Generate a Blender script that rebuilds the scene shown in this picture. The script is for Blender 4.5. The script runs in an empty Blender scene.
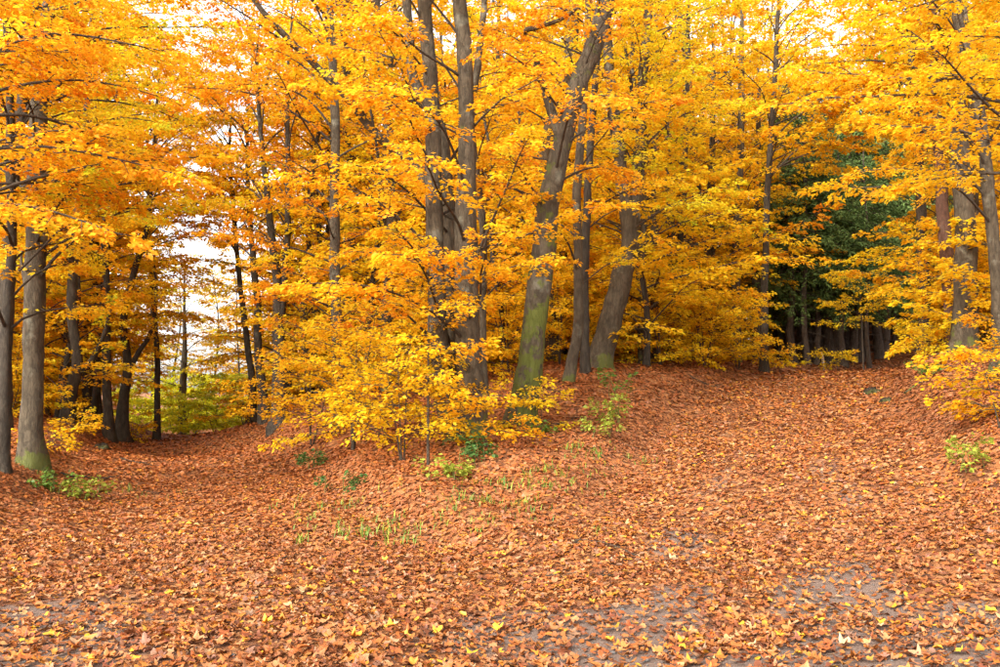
import bpy, math, random
import numpy as np

# ------------------------------------------------------------------ camera, light, exposure
F, HOR, CAMZ = 950.0, 395.0, 1.65            # focal length in px of a 1000 px wide frame, horizon row, eye height
PITCH = math.atan((HOR - 333.5) / F)
SUN_EL, SUN_AZ = math.radians(36), math.radians(215)   # azimuth measured clockwise from +Y
EXPOSURE = 2.12
scene = bpy.context.scene
col = scene.collection
cam_d = bpy.data.cameras.new('camera'); cam = bpy.data.objects.new('camera', cam_d); col.objects.link(cam)
cam.location = (0, 0, CAMZ); cam.rotation_euler = (math.pi / 2 + PITCH, 0, 0)
cam_d.sensor_width = 36; cam_d.lens = 36 * F / 1000; cam_d.clip_end = 2000; cam_d.clip_start = 0.05
scene.camera = cam

world = bpy.data.worlds.new('World'); scene.world = world; world.use_nodes = True
wn = world.node_tree; wn.nodes.clear()
sky = wn.nodes.new('ShaderNodeTexSky'); sky.sky_type = 'NISHITA'; sky.sun_disc = False
sky.sun_elevation = SUN_EL; sky.sun_rotation = SUN_AZ; sky.air_density = 1.0; sky.dust_density = 3.0
hs = wn.nodes.new('ShaderNodeHueSaturation'); hs.inputs['Saturation'].default_value = 0.22
bg = wn.nodes.new('ShaderNodeBackground'); bg.inputs['Strength'].default_value = 0.15
wo = wn.nodes.new('ShaderNodeOutputWorld')
wn.links.new(sky.outputs[0], hs.inputs['Color']); wn.links.new(hs.outputs[0], bg.inputs['Color']); wn.links.new(bg.outputs[0], wo.inputs['Surface'])

sd = bpy.data.lights.new('sun', 'SUN'); sd.energy = 1.5; sd.angle = math.radians(40); sd.color = (1, 0.95, 0.87)
sun = bpy.data.objects.new('sun', sd); col.objects.link(sun)
from mathutils import Vector
sdir = Vector((math.sin(SUN_AZ) * math.cos(SUN_EL), math.cos(SUN_AZ) * math.cos(SUN_EL), math.sin(SUN_EL)))
sun.rotation_euler = sdir.to_track_quat('Z', 'Y').to_euler(); sun.location = (0, -10, 30)

vs = scene.view_settings
vs.view_transform = 'Standard'; vs.look = 'None'; vs.gamma = 1; vs.exposure = EXPOSURE; vs.use_curve_mapping = False
scene.render.engine = 'CYCLES'
cy = scene.cycles
cy.use_denoising = True
cy.max_bounces = 14; cy.diffuse_bounces = 12; cy.glossy_bounces = 2; cy.transmission_bounces = 12
cy.sample_clamp_indirect = 6.0

rng = np.random.default_rng(7)
random.seed(7)
TAU = 2 * math.pi

# ------------------------------------------------------------------ helpers
def P(u, v, Y):
    """the point at distance Y that the photograph shows at (u, v)"""
    xc, yc = (u - 500) / F, (333.5 - v) / F
    d = np.array([xc, math.cos(PITCH) - yc * math.sin(PITCH), math.sin(PITCH) + yc * math.cos(PITCH)])
    p = d * (Y / d[1]); p[2] += CAMZ
    return p

def tag(o, label=None, cat=None, group=None, kind=None):
    if label: o['label'] = label
    if cat: o['category'] = cat
    if group: o['group'] = group
    if kind: o['kind'] = kind
    return o

def empty(name, loc):
    o = bpy.data.objects.new(name, None); o.location = loc; o.empty_display_size = 0.3
    col.objects.link(o); return o

def mesh_np(name, V, loops, nper, colors=None, smooth=False):
    """mesh from a vertex array and a flat loop array of faces with nper corners (int or array)"""
    me = bpy.data.meshes.new(name)
    V = np.ascontiguousarray(V, dtype=np.float32); loops = np.ascontiguousarray(loops, dtype=np.int32).ravel()
    me.vertices.add(len(V)); me.vertices.foreach_set('co', V.ravel())
    me.loops.add(len(loops)); me.loops.foreach_set('vertex_index', loops)
    if np.isscalar(nper): starts = np.arange(0, len(loops), nper, dtype=np.int32)
    else: starts = np.concatenate([[0], np.cumsum(nper)[:-1]]).astype(np.int32)
    me.polygons.add(len(starts)); me.polygons.foreach_set('loop_start', starts)
    if smooth: me.polygons.foreach_set('use_smooth', np.ones(len(starts), dtype=bool))
    if colors is not None:
        a = me.attributes.new('tint', 'FLOAT_COLOR', 'POINT')
        c = np.ones((len(V), 4), dtype=np.float32); c[:, :3] = colors
        a.data.foreach_set('color', c.ravel())
    me.update(calc_edges=True)
    return me

def link(name, me, mat, parent=None):
    o = bpy.data.objects.new(name, me)
    if mat and not me.materials: me.materials.append(mat)
    col.objects.link(o)
    if parent: o.parent = parent
    return o

def unit(a):
    return a / np.maximum(np.linalg.norm(a, axis=-1, keepdims=True), 1e-9)

def resample(pts, rad, step):
    """Catmull-Rom through the points"""
    p = np.asarray(pts, float); r = np.asarray(rad, float)
    pe = np.vstack([2 * p[0] - p[1], p, 2 * p[-1] - p[-2]])
    out, ro = [], []
    for i in range(len(p) - 1):
        a, b, c, d = pe[i:i + 4]
        n = max(1, int(np.linalg.norm(c - b) / step + 0.5))
        for k in range(n):
            t = k / n
            out.append(0.5 * ((2 * b) + (c - a) * t + (2 * a - 5 * b + 4 * c - d) * t * t + (3 * b - a - 3 * c + d) * t ** 3))
            ro.append(r[i] * (1 - t) + r[i + 1] * t)
    out.append(p[-1]); ro.append(r[-1])
    return np.array(out), np.array(ro)

class MB:
    def __init__(s): s.V, s.L, s.N, s.n = [], [], [], 0
    def tube(s, pts, rad, sides=6, rough=0.0, flare=0.0, seed=0, cap=True):
        pts = np.asarray(pts, float); rad = np.asarray(rad, float); m = len(pts)
        t = unit(np.gradient(pts, axis=0))
        ref = np.array([1.0, 0, 0]) if abs(t[0][2]) > 0.7 else np.array([0, 0, 1.0])
        a = unit(np.cross(t, ref)); b = np.cross(t, a)
        th = np.arange(sides) * TAU / sides
        R = np.repeat(rad[:, None], sides, 1)
        if rough or flare:
            q = np.random.default_rng(seed)
            h = np.concatenate([[0], np.cumsum(np.linalg.norm(np.diff(pts, axis=0), axis=1))])[:, None]
            ph = q.uniform(0, TAU, 10)
            R = R * (1 + rough * (np.sin(2 * th + 1.7 * h + ph[0]) + .8 * np.sin(3 * th - 2.9 * h + ph[1]) + .7 * np.sin(th + 5.3 * h + ph[2])
                                  + .5 * np.sin(5 * th + 7.1 * h + ph[3]) + .5 * np.sin(4 * th - 11 * h + ph[5])))
            for _ in range(6):                              # knots and old branch scars
                kh, kt = q.uniform(.4, max(.5, h[-1, 0] * .6)), q.uniform(0, TAU)
                R = R * (1 + rough * 3.2 * np.exp(-((h - kh) / .12) ** 2) * np.clip(np.cos(th - kt), 0, 1) ** 3)
            R = R * (1 + flare * np.exp(-np.maximum(h - .28, 0) / .26) * (1 + .45 * np.cos(5 * th + ph[4]) + .25 * np.cos(3 * th + ph[6])))
        V = pts[:, None, :] + R[..., None] * (np.cos(th)[None, :, None] * a[:, None, :] + np.sin(th)[None, :, None] * b[:, None, :])
        i = np.arange(m - 1)[:, None] * sides; j = np.arange(sides)[None, :]; j2 = (j + 1) % sides
        q4 = np.stack([i + j, i + j2, i + sides + j2, i + sides + j], -1).reshape(-1, 4) + s.n
        s.V.append(V.reshape(-1, 3)); s.L.append(q4.ravel()); s.N.append(np.full(len(q4), 4)); base = s.n; s.n += m * sides
        if cap:
            s.L.append(np.arange(sides) + base + (m - 1) * sides); s.N.append([sides])
        return s
    def build(s, name, mat, parent=None, origin=(0, 0, 0), smooth=True, kind=None):
        V = np.concatenate(s.V) - np.asarray(origin)
        me = mesh_np(name, V, np.concatenate(s.L), np.concatenate(s.N), smooth=smooth)
        o = link(name, me, mat, parent)
        if kind: o['kind'] = kind
        return o

# ------------------------------------------------------------------ materials
def new_mat(name):
    m = bpy.data.materials.new(name); m.use_nodes = True; nt = m.node_tree; nt.nodes.clear()
    out = nt.nodes.new('ShaderNodeOutputMaterial')
    return m, nt, out
def N(nt, t, **kw):
    n = nt.nodes.new(t)
    for k, v in kw.items():
        if k in n.inputs: n.inputs[k].default_value = v
        else: setattr(n, k, v)
    return n
def ramp(nt, stops):
    r = nt.nodes.new('ShaderNodeValToRGB'); e = r.color_ramp.elements
    while len(e) < len(stops): e.new(0.5)
    for i, (p, c) in enumerate(stops): e[i].position = p; e[i].color = (*c, 1)
    return r

def leaf_material(name, source='tint', trans=0.45, rough=0.5, spec=0.35, objvar=0.0, crumple=0.0):
    m, nt, out = new_mat(name); L = nt.links.new
    if source == 'tint':
        a = N(nt, 'ShaderNodeAttribute', attribute_name='tint'); c = a.outputs['Color']
    else:
        a = N(nt, 'ShaderNodeObjectInfo'); c = a.outputs['Color']
    if objvar:
        oi = N(nt, 'ShaderNodeObjectInfo')
        mr = N(nt, 'ShaderNodeMapRange'); mr.inputs['To Min'].default_value = .5 - objvar; mr.inputs['To Max'].default_value = .5 + objvar * .8
        L(oi.outputs['Random'], mr.inputs['Value'])
        h = N(nt, 'ShaderNodeHueSaturation'); L(mr.outputs[0], h.inputs['Hue']); L(c, h.inputs['Color']); c = h.outputs[0]
    # veins and blotches on the blade
    geo = N(nt, 'ShaderNodeNewGeometry')
    nz = N(nt, 'ShaderNodeTexNoise', Scale=38.0, Detail=3.0); L(geo.outputs['Position'], nz.inputs['Vector'])
    rm = N(nt, 'ShaderNodeMapRange'); rm.inputs['From Min'].default_value = .3; rm.inputs['From Max'].default_value = .72
    rm.inputs['To Min'].default_value = .78; rm.inputs['To Max'].default_value = 1.12; L(nz.outputs[0], rm.inputs['Value'])
    mx = N(nt, 'ShaderNodeMix', data_type='RGBA', blend_type='MULTIPLY'); mx.inputs['Factor'].default_value = 1
    L(c, mx.inputs['A']); L(rm.outputs[0], mx.inputs['B']); c = mx.outputs['Result']
    p = N(nt, 'ShaderNodeBsdfPrincipled', Roughness=rough); p.inputs['Specular IOR Level'].default_value = spec
    L(c, p.inputs['Base Color'])
    if crumple:
        bp = N(nt, 'ShaderNodeBump', Strength=crumple, Distance=.01); L(nz.outputs[0], bp.inputs['Height']); L(bp.outputs[0], p.inputs['Normal'])
    t = N(nt, 'ShaderNodeBsdfTranslucent'); L(c, t.inputs['Color'])
    mi = N(nt, 'ShaderNodeMixShader'); mi.inputs[0].default_value = trans
    L(p.outputs[0], mi.inputs[1]); L(t.outputs[0], mi.inputs[2]); L(mi.outputs[0], out.inputs['Surface'])
    return m

def bark_material(name, dark, light, moss=0.0, scale=1.0, mossh=1.4, stretch=0.35, lichen=0.25):
    m, nt, out = new_mat(name); L = nt.links.new
    tc = N(nt, 'ShaderNodeTexCoord'); mp = N(nt, 'ShaderNodeMapping'); mp.inputs['Scale'].default_value = (1, 1, stretch)
    L(tc.outputs['Object'], mp.inputs['Vector'])
    n1 = N(nt, 'ShaderNodeTexNoise', Scale=7.0 * scale, Detail=8.0, Roughness=.65); L(mp.outputs[0], n1.inputs['Vector'])
    n2 = N(nt, 'ShaderNodeTexNoise', Scale=34.0 * scale, Detail=6.0, Roughness=.7); L(mp.outputs[0], n2.inputs['Vector'])
    r = ramp(nt, [(.28, dark), (.5, tuple((a + b) / 2 for a, b in zip(dark, light))), (.72, light)]); L(n1.outputs[0], r.inputs[0])
    r2 = ramp(nt, [(.3, (.55, .55, .55)), (.65, (1.1, 1.1, 1.1))]); L(n2.outputs[0], r2.inputs[0])
    mx = N(nt, 'ShaderNodeMix', data_type='RGBA', blend_type='MULTIPLY'); mx.inputs['Factor'].default_value = .8
    L(r.outputs[0], mx.inputs['A']); L(r2.outputs[0], mx.inputs['B']); c = mx.outputs['Result']
    vc = N(nt, 'ShaderNodeTexVoronoi', Scale=11.0 * scale, feature='DISTANCE_TO_EDGE'); 
    dn = N(nt, 'ShaderNodeMix', data_type='VECTOR'); dn.inputs['Factor'].default_value = .12; L(mp.outputs[0], dn.inputs['A']); L(n2.outputs['Color'], dn.inputs['B']); L(dn.outputs['Result'], vc.inputs['Vector'])
    rc = ramp(nt, [(.0, (.42, .42, .42)), (.09, (1, 1, 1))]); L(vc.outputs['Distance'], rc.inputs[0])
    mxc = N(nt, 'ShaderNodeMix', data_type='RGBA', blend_type='MULTIPLY'); mxc.inputs['Factor'].default_value = .45
    L(c, mxc.inputs['A']); L(rc.outputs[0], mxc.inputs['B']); c = mxc.outputs['Result']
    n3 = N(nt, 'ShaderNodeTexNoise', Scale=2.3, Detail=5.0, Roughness=.6); L(tc.outputs['Object'], n3.inputs['Vector'])
    rl = ramp(nt, [(.58, (0, 0, 0)), (.68, (1, 1, 1))]); L(n3.outputs[0], rl.inputs[0])
    ml = N(nt, 'ShaderNodeMath', operation='MULTIPLY'); ml.inputs[1].default_value = lichen; L(rl.outputs[0], ml.inputs[0])
    mx3 = N(nt, 'ShaderNodeMix', data_type='RGBA'); L(ml.outputs[0], mx3.inputs['Factor']); L(c, mx3.inputs['A'])
    mx3.inputs['B'].default_value = (.36, .36, .27, 1); c = mx3.outputs['Result']
    if moss:
        sp = N(nt, 'ShaderNodeSeparateXYZ'); L(tc.outputs['Object'], sp.inputs[0])
        mr = N(nt, 'ShaderNodeMapRange'); mr.inputs['From Min'].default_value = 0; mr.inputs['From Max'].default_value = mossh
        mr.inputs['To Min'].default_value = .20; mr.inputs['To Max'].default_value = -.05; L(sp.outputs['Z'], mr.inputs['Value'])
        n4 = N(nt, 'ShaderNodeTexNoise', Scale=3.1, Detail=6.0, Roughness=.65); L(tc.outputs['Object'], n4.inputs['Vector'])
        ad = N(nt, 'ShaderNodeMath', operation='ADD'); L(mr.outputs[0], ad.inputs[0]); L(n4.outputs[0], ad.inputs[1])
        rr = ramp(nt, [(.62, (0, 0, 0)), (.68, (moss,) * 3)]); L(ad.outputs[0], rr.inputs[0])
        m4 = N(nt, 'ShaderNodeMix', data_type='RGBA'); L(rr.outputs[0], m4.inputs['Factor']); L(c, m4.inputs['A'])
        m4.inputs['B'].default_value = (.10, .115, .018, 1); c = m4.outputs['Result']
    p = N(nt, 'ShaderNodeBsdfPrincipled', Roughness=.85); p.inputs['Specular IOR Level'].default_value = .2; L(c, p.inputs['Base Color'])
    ma = N(nt, 'ShaderNodeMath', operation='ADD'); L(n1.outputs[0], ma.inputs[0]); L(n2.outputs[0], ma.inputs[1])
    mb = N(nt, 'ShaderNodeMath', operation='MULTIPLY_ADD'); mb.inputs[1].default_value = .45; L(rc.outputs[0], mb.inputs[0]); L(ma.outputs[0], mb.inputs[2])
    bp = N(nt, 'ShaderNodeBump', Strength=.8, Distance=.035); L(mb.outputs[0], bp.inputs['Height']); L(bp.outputs[0], p.inputs['Normal'])
    L(p.outputs[0], out.inputs['Surface'])
    return m

def ground_material(name):
    m, nt, out = new_mat(name); L = nt.links.new
    geo = N(nt, 'ShaderNodeNewGeometry')
    n1 = N(nt, 'ShaderNodeTexNoise', Scale=9.0, Detail=9.0, Roughness=.7); L(geo.outputs['Position'], n1.inputs['Vector'])
    vo = N(nt, 'ShaderNodeTexVoronoi', Scale=13.0); L(geo.outputs['Position'], vo.inputs['Vector'])
    n2 = N(nt, 'ShaderNodeTexNoise', Scale=70.0, Detail=6.0, Roughness=.75); L(geo.outputs['Position'], n2.inputs['Vector'])
    soil = ramp(nt, [(.3, (.085, .05, .036)), (.5, (.15, .098, .072)), (.75, (.23, .165, .125))]); L(n2.outputs[0], soil.inputs[0])
    sp = N(nt, 'ShaderNodeSeparateColor'); L(vo.outputs['Color'], sp.inputs[0])
    lit = ramp(nt, [(0, (.07, .024, .009)), (.35, (.16, .055, .017)), (.7, (.26, .095, .028)), (1, (.34, .15, .055))]); L(sp.outputs[0], lit.inputs[0])
    at = N(nt, 'ShaderNodeAttribute', attribute_name='bare')
    ad = N(nt, 'ShaderNodeMath', operation='ADD'); L(at.outputs['Fac'], ad.inputs[0])
    sb = N(nt, 'ShaderNodeMapRange'); sb.inputs['To Min'].default_value = -.35; sb.inputs['To Max'].default_value = .35; L(n1.outputs[0], sb.inputs['Value']); L(sb.outputs[0], ad.inputs[1])
    rr = ramp(nt, [(.4, (0, 0, 0)), (.6, (1, 1, 1))]); L(ad.outputs[0], rr.inputs[0])
    mx = N(nt, 'ShaderNodeMix', data_type='RGBA'); L(rr.outputs[0], mx.inputs['Factor']); L(lit.outputs[0], mx.inputs['A']); L(soil.outputs[0], mx.inputs['B'])
    p = N(nt, 'ShaderNodeBsdfPrincipled', Roughness=.9); p.inputs['Specular IOR Level'].default_value = .25
    L(mx.outputs['Result'], p.inputs['Base Color'])
    hh = N(nt, 'ShaderNodeMath', operation='ADD'); L(n1.outputs[0], hh.inputs[0]); L(n2.outputs[0], hh.inputs[1])
    bp = N(nt, 'ShaderNodeBump', Strength=.7, Distance=.03); L(hh.outputs[0], bp.inputs['Height']); L(bp.outputs[0], p.inputs['Normal'])
    L(p.outputs[0], out.inputs['Surface'])
    return m

M_LEAF = leaf_material('beech_leaf', trans=.62, spec=.2)
M_LEAFV = leaf_material('beech_leaf_varied', trans=.62, spec=.2, objvar=.018)
M_NEEDLE = leaf_material('spruce_needle', trans=.2, rough=.8, spec=.1)
M_GREEN = leaf_material('green_leaf', trans=.4)
M_FALL = leaf_material('fallen_leaf', trans=.12, rough=.55, spec=.4, crumple=.5)
M_FALL1 = leaf_material('fallen_leaf_single', source='object', trans=.12, rough=.55, spec=.4, crumple=.5)
M_BARK = bark_material('beech_bark', (.045, .033, .02), (.125, .095, .06), moss=.7, mossh=.8)
M_MOSSY = bark_material('mossy_bark', (.048, .036, .022), (.135, .105, .068), moss=.85, mossh=9.0)
M_DARK = bark_material('dark_bark', (.030, .023, .016), (.085, .066, .046), scale=1.4, lichen=.1)
M_TWIG = bark_material('twig_bark', (.05, .036, .024), (.13, .098, .066), scale=3, lichen=.05)
M_PINE = bark_material('pine_bark', (.07, .035, .022), (.20, .10, .065), scale=2.0, lichen=.08)
M_SPRUCE = bark_material('spruce_bark', (.045, .03, .02), (.14, .095, .065), scale=2.2, lichen=.15)
M_GROUND = ground_material('forest_floor')
M_STONE = bark_material('pebble_stone', (.16, .145, .13), (.36, .33, .30), scale=4, stretch=1)
M_RAW = bark_material('raw_wood', (.32, .22, .13), (.55, .42, .28), scale=4)

# ------------------------------------------------------------------ terrain
def pw(u, v, Y): return tuple(P(u, v, Y))
LEFT = np.array([(-.6, 3), (-2.5, 9), (-4.9, 15), (-8.2, 25), (-11.4, 36), (-13.6, 44), (-16, 60)], float)
RIGHT = np.array([(.9, 3), (2.0, 8), (3.4, 12), (5.7, 19), (8.1, 25.5), (10.8, 31), (14, 34.5), (19, 37), (28, 39)], float)
ctrl = [(-7, 1, .05), (0, 1, 0), (7, 1, .2), (-7, 6, .1), (-3, 6, 0), (0, 6, 0), (3, 6, .02), (6, 6, .3), (9, 6, .8),
        (-2.5, 9, 0), (-4.9, 15, .0), (-8.2, 25, .0), (-11.4, 36, .02), (-13.6, 44, -.45), (-16, 60, -1.2), (-22, 80, -1.5),
        (-6.5, 15, .02), (-3.6, 15, .06), (-9.8, 25, .03), (-6.8, 25, .06), (-12.9, 36, .02), (-10, 36, .05), (-5.5, 9, .08),
        (-9, 11, .35), (-14, 16, .8), (-20, 28, 1.2), (-26, 45, 1.0), (-20, 60, .2), (-16.5, 38, .5),
        pw(30, 476, 15.5), pw(65, 433, 24), pw(110, 441, 27), pw(156, 443, 30),
        pw(460, 449, 15.5), pw(520, 436, 17), pw(598, 377, 23), pw(568, 396, 20.5), pw(300, 474, 18), pw(278, 432, 25), pw(262, 424, 28),
        pw(330, 504, 13), pw(420, 532, 11), pw(500, 503, 12.5), pw(560, 472, 14.5), pw(350, 462, 16.5), pw(400, 474, 14.8), pw(620, 438, 17), pw(690, 379, 26), pw(640, 388, 22.5), pw(720, 373, 29.5),
        pw(700, 402, 21), pw(760, 490, 12), pw(782, 425, 19), pw(806, 392, 25), pw(845, 373.5, 31), (13, 35, 2.52), (19, 38, 2.75),
        pw(870, 421, 18.5), pw(865, 389, 25), pw(905, 374, 27), pw(925, 378, 22.5), pw(963, 361, 22.5), pw(1000, 392, 17.5), pw(1000, 452, 11.8), pw(955, 492, 11),
        (10, 11, 1.5), (14, 14, 2.3), (15, 21, 2.9), (18, 30, 3.1), (30, 30, 4.2), (26, 14, 3), pw(925, 345, 44), pw(935, 322, 52), (32, 48, 5.2),
        (-4, 26, 1.3), (-6, 32, 1.2), (-1, 29, 2.0), (4, 31, 2.4), (3, 40, 2.7), (-6, 45, 1.8), (8, 37, 2.6), (10, 46, 2.8), (0, 62, 2.6), (35, 62, 6.5), (-6, 62, 1.5),
        (-30, 70, .6), (-40, 25, 1.6), (45, 40, 5)]
ctrl = np.array(ctrl, float)
def tps(r2): return .5 * r2 * np.log(r2 + 1e-9)
def _fit():
    n = len(ctrl); X = ctrl[:, :2] / 10
    K = tps(((X[:, None] - X[None]) ** 2).sum(-1)) + np.eye(n) * .004
    Pm = np.hstack([np.ones((n, 1)), X])
    A = np.block([[K, Pm], [Pm.T, np.zeros((3, 3))]])
    return np.linalg.solve(A, np.concatenate([ctrl[:, 2], np.zeros(3)]))
def dpath(x, y, line):
    x = np.asarray(x, float)[..., None]; y = np.asarray(y, float)[..., None]
    a, b = line[:-1], line[1:]; d = b - a
    t = np.clip(((x - a[:, 0]) * d[:, 0] + (y - a[:, 1]) * d[:, 1]) / (d ** 2).sum(1), 0, 1)
    return np.hypot(x - a[:, 0] - t * d[:, 0], y - a[:, 1] - t * d[:, 1]).min(-1)
COEF = _fit()
def gz(x, y):
    """height of the forest floor"""
    x = np.atleast_1d(np.asarray(x, float)); y = np.atleast_1d(np.asarray(y, float)); sh = x.shape
    x = x.ravel(); y = y.ravel(); z = np.zeros(len(x)); X = ctrl[:, :2] / 10
    cx = np.clip(x, -42, 45); cyy = np.clip(y, -1, 75)
    for s in range(0, len(x), 20000):
        q = np.stack([cx[s:s + 20000], cyy[s:s + 20000]], 1) / 10
        z[s:s + 20000] = tps(((q[:, None] - X[None]) ** 2).sum(-1)) @ COEF[:-3] + COEF[-3] + q @ COEF[-2:]
    z += .022 * np.sin(1.9 * x + .6 * y) + .018 * np.sin(2.7 * y - 1.1 * x + 1) + .014 * np.sin(3.9 * x + 2.3 * y + 2) + .010 * np.sin(5.1 * y - 3.3 * x)
    dmin = np.minimum(dpath(x, y, RIGHT), dpath(x, y, LEFT)); e_ = np.clip((dmin - 1.9) / .9, 0, 1)
    z += .26 * e_ * e_ * (3 - 2 * e_) * np.clip((y - 9) / 5, 0, 1) * np.clip((60 - y) / 15, 0, 1)
    dp = np.clip((dmin - 1.6) / 1.4, 0, 1) * np.clip((y - 7) / 4, 0, 1)
    z += dp * (.05 * np.sin(1.7 * x - 1.3 * y + .5) + .045 * np.sin(2.9 * x + 1.7 * y + 1.9) + .03 * np.sin(4.6 * y - 2.2 * x))
    d = np.hypot(x, y - 30); w = np.clip((d - 55) / 120, 0, 1); z = z * (1 - w) + 2.0 * w
    return z.reshape(sh)
def gz1(x, y): return float(gz(x, y)[0])
def wob(x, y): return .5 + .28 * np.sin(1.3 * x + .7 * y + 1) + .22 * np.sin(-.9 * x + 2.1 * y) + .15 * np.sin(3.7 * x - 1.9 * y + 2) + .12 * np.sin(6.1 * x + 4.7 * y)
def bareness(x, y):
    """1 where the gravel of the tracks shows, 0 under deep litter"""
    near = np.clip((9.6 - y) / 3.6, 0, 1)
    band = np.clip(1.25 - np.abs(dpath(x, y, RIGHT) - .75) / .55, 0, 1) * np.clip((20 - y) / 8, 0, 1) * .75
    left = np.clip(1 - np.hypot((x + 2.9) / 1.5, (y - 7.0) / 1.2), 0, 1) * .8
    right = np.clip(1.25 - np.hypot((x - 2.2) / 2.6, (y - 6.2) / 1.7), 0, 1)
    return np.clip((.40 * near + band * .7 + left * .8 + right * .75) * (.25 + 1.1 * wob(x * 1.4, y * 1.4)), 0, 1)

def axis_grid(lo, hi, flo, fhi, step, grow=1.13):
    g = list(np.arange(flo, fhi + 1e-6, step)); s = step
    while g[-1] < hi: s *= grow; g.append(g[-1] + s)
    s = step
    while g[0] > lo: s *= grow; g.insert(0, g[0] - s)
    return np.array(g)
GX = axis_grid(-420, 420, -14, 14, .22); GY = axis_grid(-120, 620, 3, 36, .22)
gx, gy = np.meshgrid(GX, GY); gzz = gz(gx, gy)
GV = np.stack([gx, gy, gzz], -1).reshape(-1, 3)
nx, ny = len(GX), len(GY)
ii = (np.arange(ny - 1)[:, None] * nx + np.arange(nx - 1)[None]).ravel()
quads = np.stack([ii, ii + 1, ii + nx + 1, ii + nx], 1)
qc = GV[quads].mean(1)
dl = dpath(qc[:, 0], qc[:, 1], LEFT); dr = dpath(qc[:, 0], qc[:, 1], RIGHT)
isl = (dl < 2.0) & (qc[:, 1] > 3) & (dl <= dr); isr = (dr < 2.05) & (qc[:, 1] > 3) & (dr < dl)
for nm, msk in (('ground', ~(isl | isr)), ('path', isl), ('path', isr)):
    q = quads[msk]; used = np.unique(q); remap = np.zeros(len(GV), int); remap[used] = np.arange(len(used))
    me = mesh_np(nm, GV[used], remap[q], 4, smooth=True)
    a = me.attributes.new('bare', 'FLOAT', 'POINT')
    a.data.foreach_set('value', bareness(GV[used, 0], GV[used, 1]).astype(np.float32))
    o = link(nm, me, M_GROUND); o['kind'] = 'structure'

# ------------------------------------------------------------------ foliage
GOLD, ORANGE, RUST, LEMON, GREEN = np.array([(.91, .55, .016), (.89, .36, .014), (.70, .18, .016), (.91, .71, .025), (.50, .62, .03)])
PAL = np.array([GOLD, ORANGE, RUST, LEMON, GREEN])
def mk_templates(k, n, seed):
    """flat beech sprays: leaf places and headings on a forked twig of unit length"""
    q = np.random.default_rng(seed); out = []
    for _ in range(k):
        pos, ang = [], []
        while len(pos) < n:
            a = q.uniform(.12, 1.0)
            sidelen = .52 * (1 - a) + .12
            s = q.choice([-1, 1]); b = q.uniform(0, 1) * sidelen
            th = math.radians(q.uniform(38, 58)) * s
            x, y = a + b * math.cos(th), b * math.sin(th)
            pos.append((x, y)); ang.append(th * .8 + q.choice([-1, 1]) * q.uniform(.3, .9))
        out.append((np.array(pos), np.array(ang)))
    return out
TPL = {n: mk_templates(10, n, 40 + n) for n in (16, 24, 30, 46)}

def leaf_mesh(name, sprays, weights, leaf, q, n=30, jit=.4, mat=None, origin=(0, 0, 0), droop=.18, slim=.62):
    """sprays: (S,7) origin, direction, length -> one mesh of folded leaves"""
    S = len(sprays); o = sprays[:, :3]; d = unit(sprays[:, 3:6]); ln = sprays[:, 6]
    up = np.array([0, 0, 1.0]) + q.normal(0, .16, (S, 3)); up = unit(up - (up * d).sum(1, keepdims=True) * d)
    sd_ = np.cross(up, d)
    tid = q.integers(0, 10, S)
    TP = np.array([t[0] for t in TPL[n]]); TA = np.array([t[1] for t in TPL[n]])
    pos = TP[tid]; ang = TA[tid] + q.normal(0, .25, (S, n))
    a = pos[..., 0] * ln[:, None]; b = pos[..., 1] * ln[:, None]
    C = o[:, None] + a[..., None] * d[:, None] + b[..., None] * sd_[:, None] + (q.normal(0, .035, (S, n)) - droop * ln[:, None] * (pos[..., 0] ** 2 + 1.2 * pos[..., 1] ** 2))[..., None] * np.array([0, 0, 1.0])
    h = np.cos(ang)[..., None] * d[:, None] + np.sin(ang)[..., None] * sd_[:, None]
    h = unit(h + q.normal(0, .22, h.shape) + np.array([0, 0, -.15]))
    nn = unit(up[:, None] + q.normal(0, jit, h.shape)); nn = unit(nn - (nn * h).sum(-1, keepdims=True) * h)
    w = np.cross(nn, h)
    sz = leaf * q.uniform(.55, 1.25, (S, n, 1)); wd = sz * slim * .5 * q.uniform(.85, 1.15, (S, n, 1))
    fold = q.uniform(.0, .45, (S, n, 1)) * wd
    tip = C + h * sz - nn * sz * q.uniform(0, .25, (S, n, 1))
    l_ = C + h * sz * .47 + w * wd + nn * fold; r_ = C + h * sz * .47 - w * wd + nn * fold
    V = np.stack([C, r_, tip, l_], 2).reshape(-1, 3) - np.asarray(origin)
    m = S * n; base = np.arange(m)[:, None] * 4
    L = (base + np.array([[0, 1, 2, 0, 2, 3]])).ravel()
    W = np.asarray(weights, float); W = W / W.sum()
    mix = q.dirichlet(W * 2.2 + .02, S); mixl = q.dirichlet(W * 1.6 + .02, (S, n))
    c = (.62 * mix[:, None] + .38 * mixl) @ PAL * q.uniform(.78, 1.12, (S, n, 1))
    c = np.repeat(c.reshape(-1, 3), 4, 0)
    return mesh_np(name, V, L, 3, colors=c)

def limb_path(start, az, elev, length, q, sag=.5, n=7):
    """arching limb that leaves the stem upwards and levels out"""
    pts = [np.array(start, float)]; e = elev; st = length / (n - 1)
    for i in range(n - 1):
        pts.append(pts[-1] + st * np.array([math.cos(e) * math.sin(az), math.cos(e) * math.cos(az), math.sin(e)]))
        e -= sag * elev / (n - 2) * 1.9 + q.normal(0, .08); az += q.normal(0, .12)
    return np.array(pts)

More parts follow.
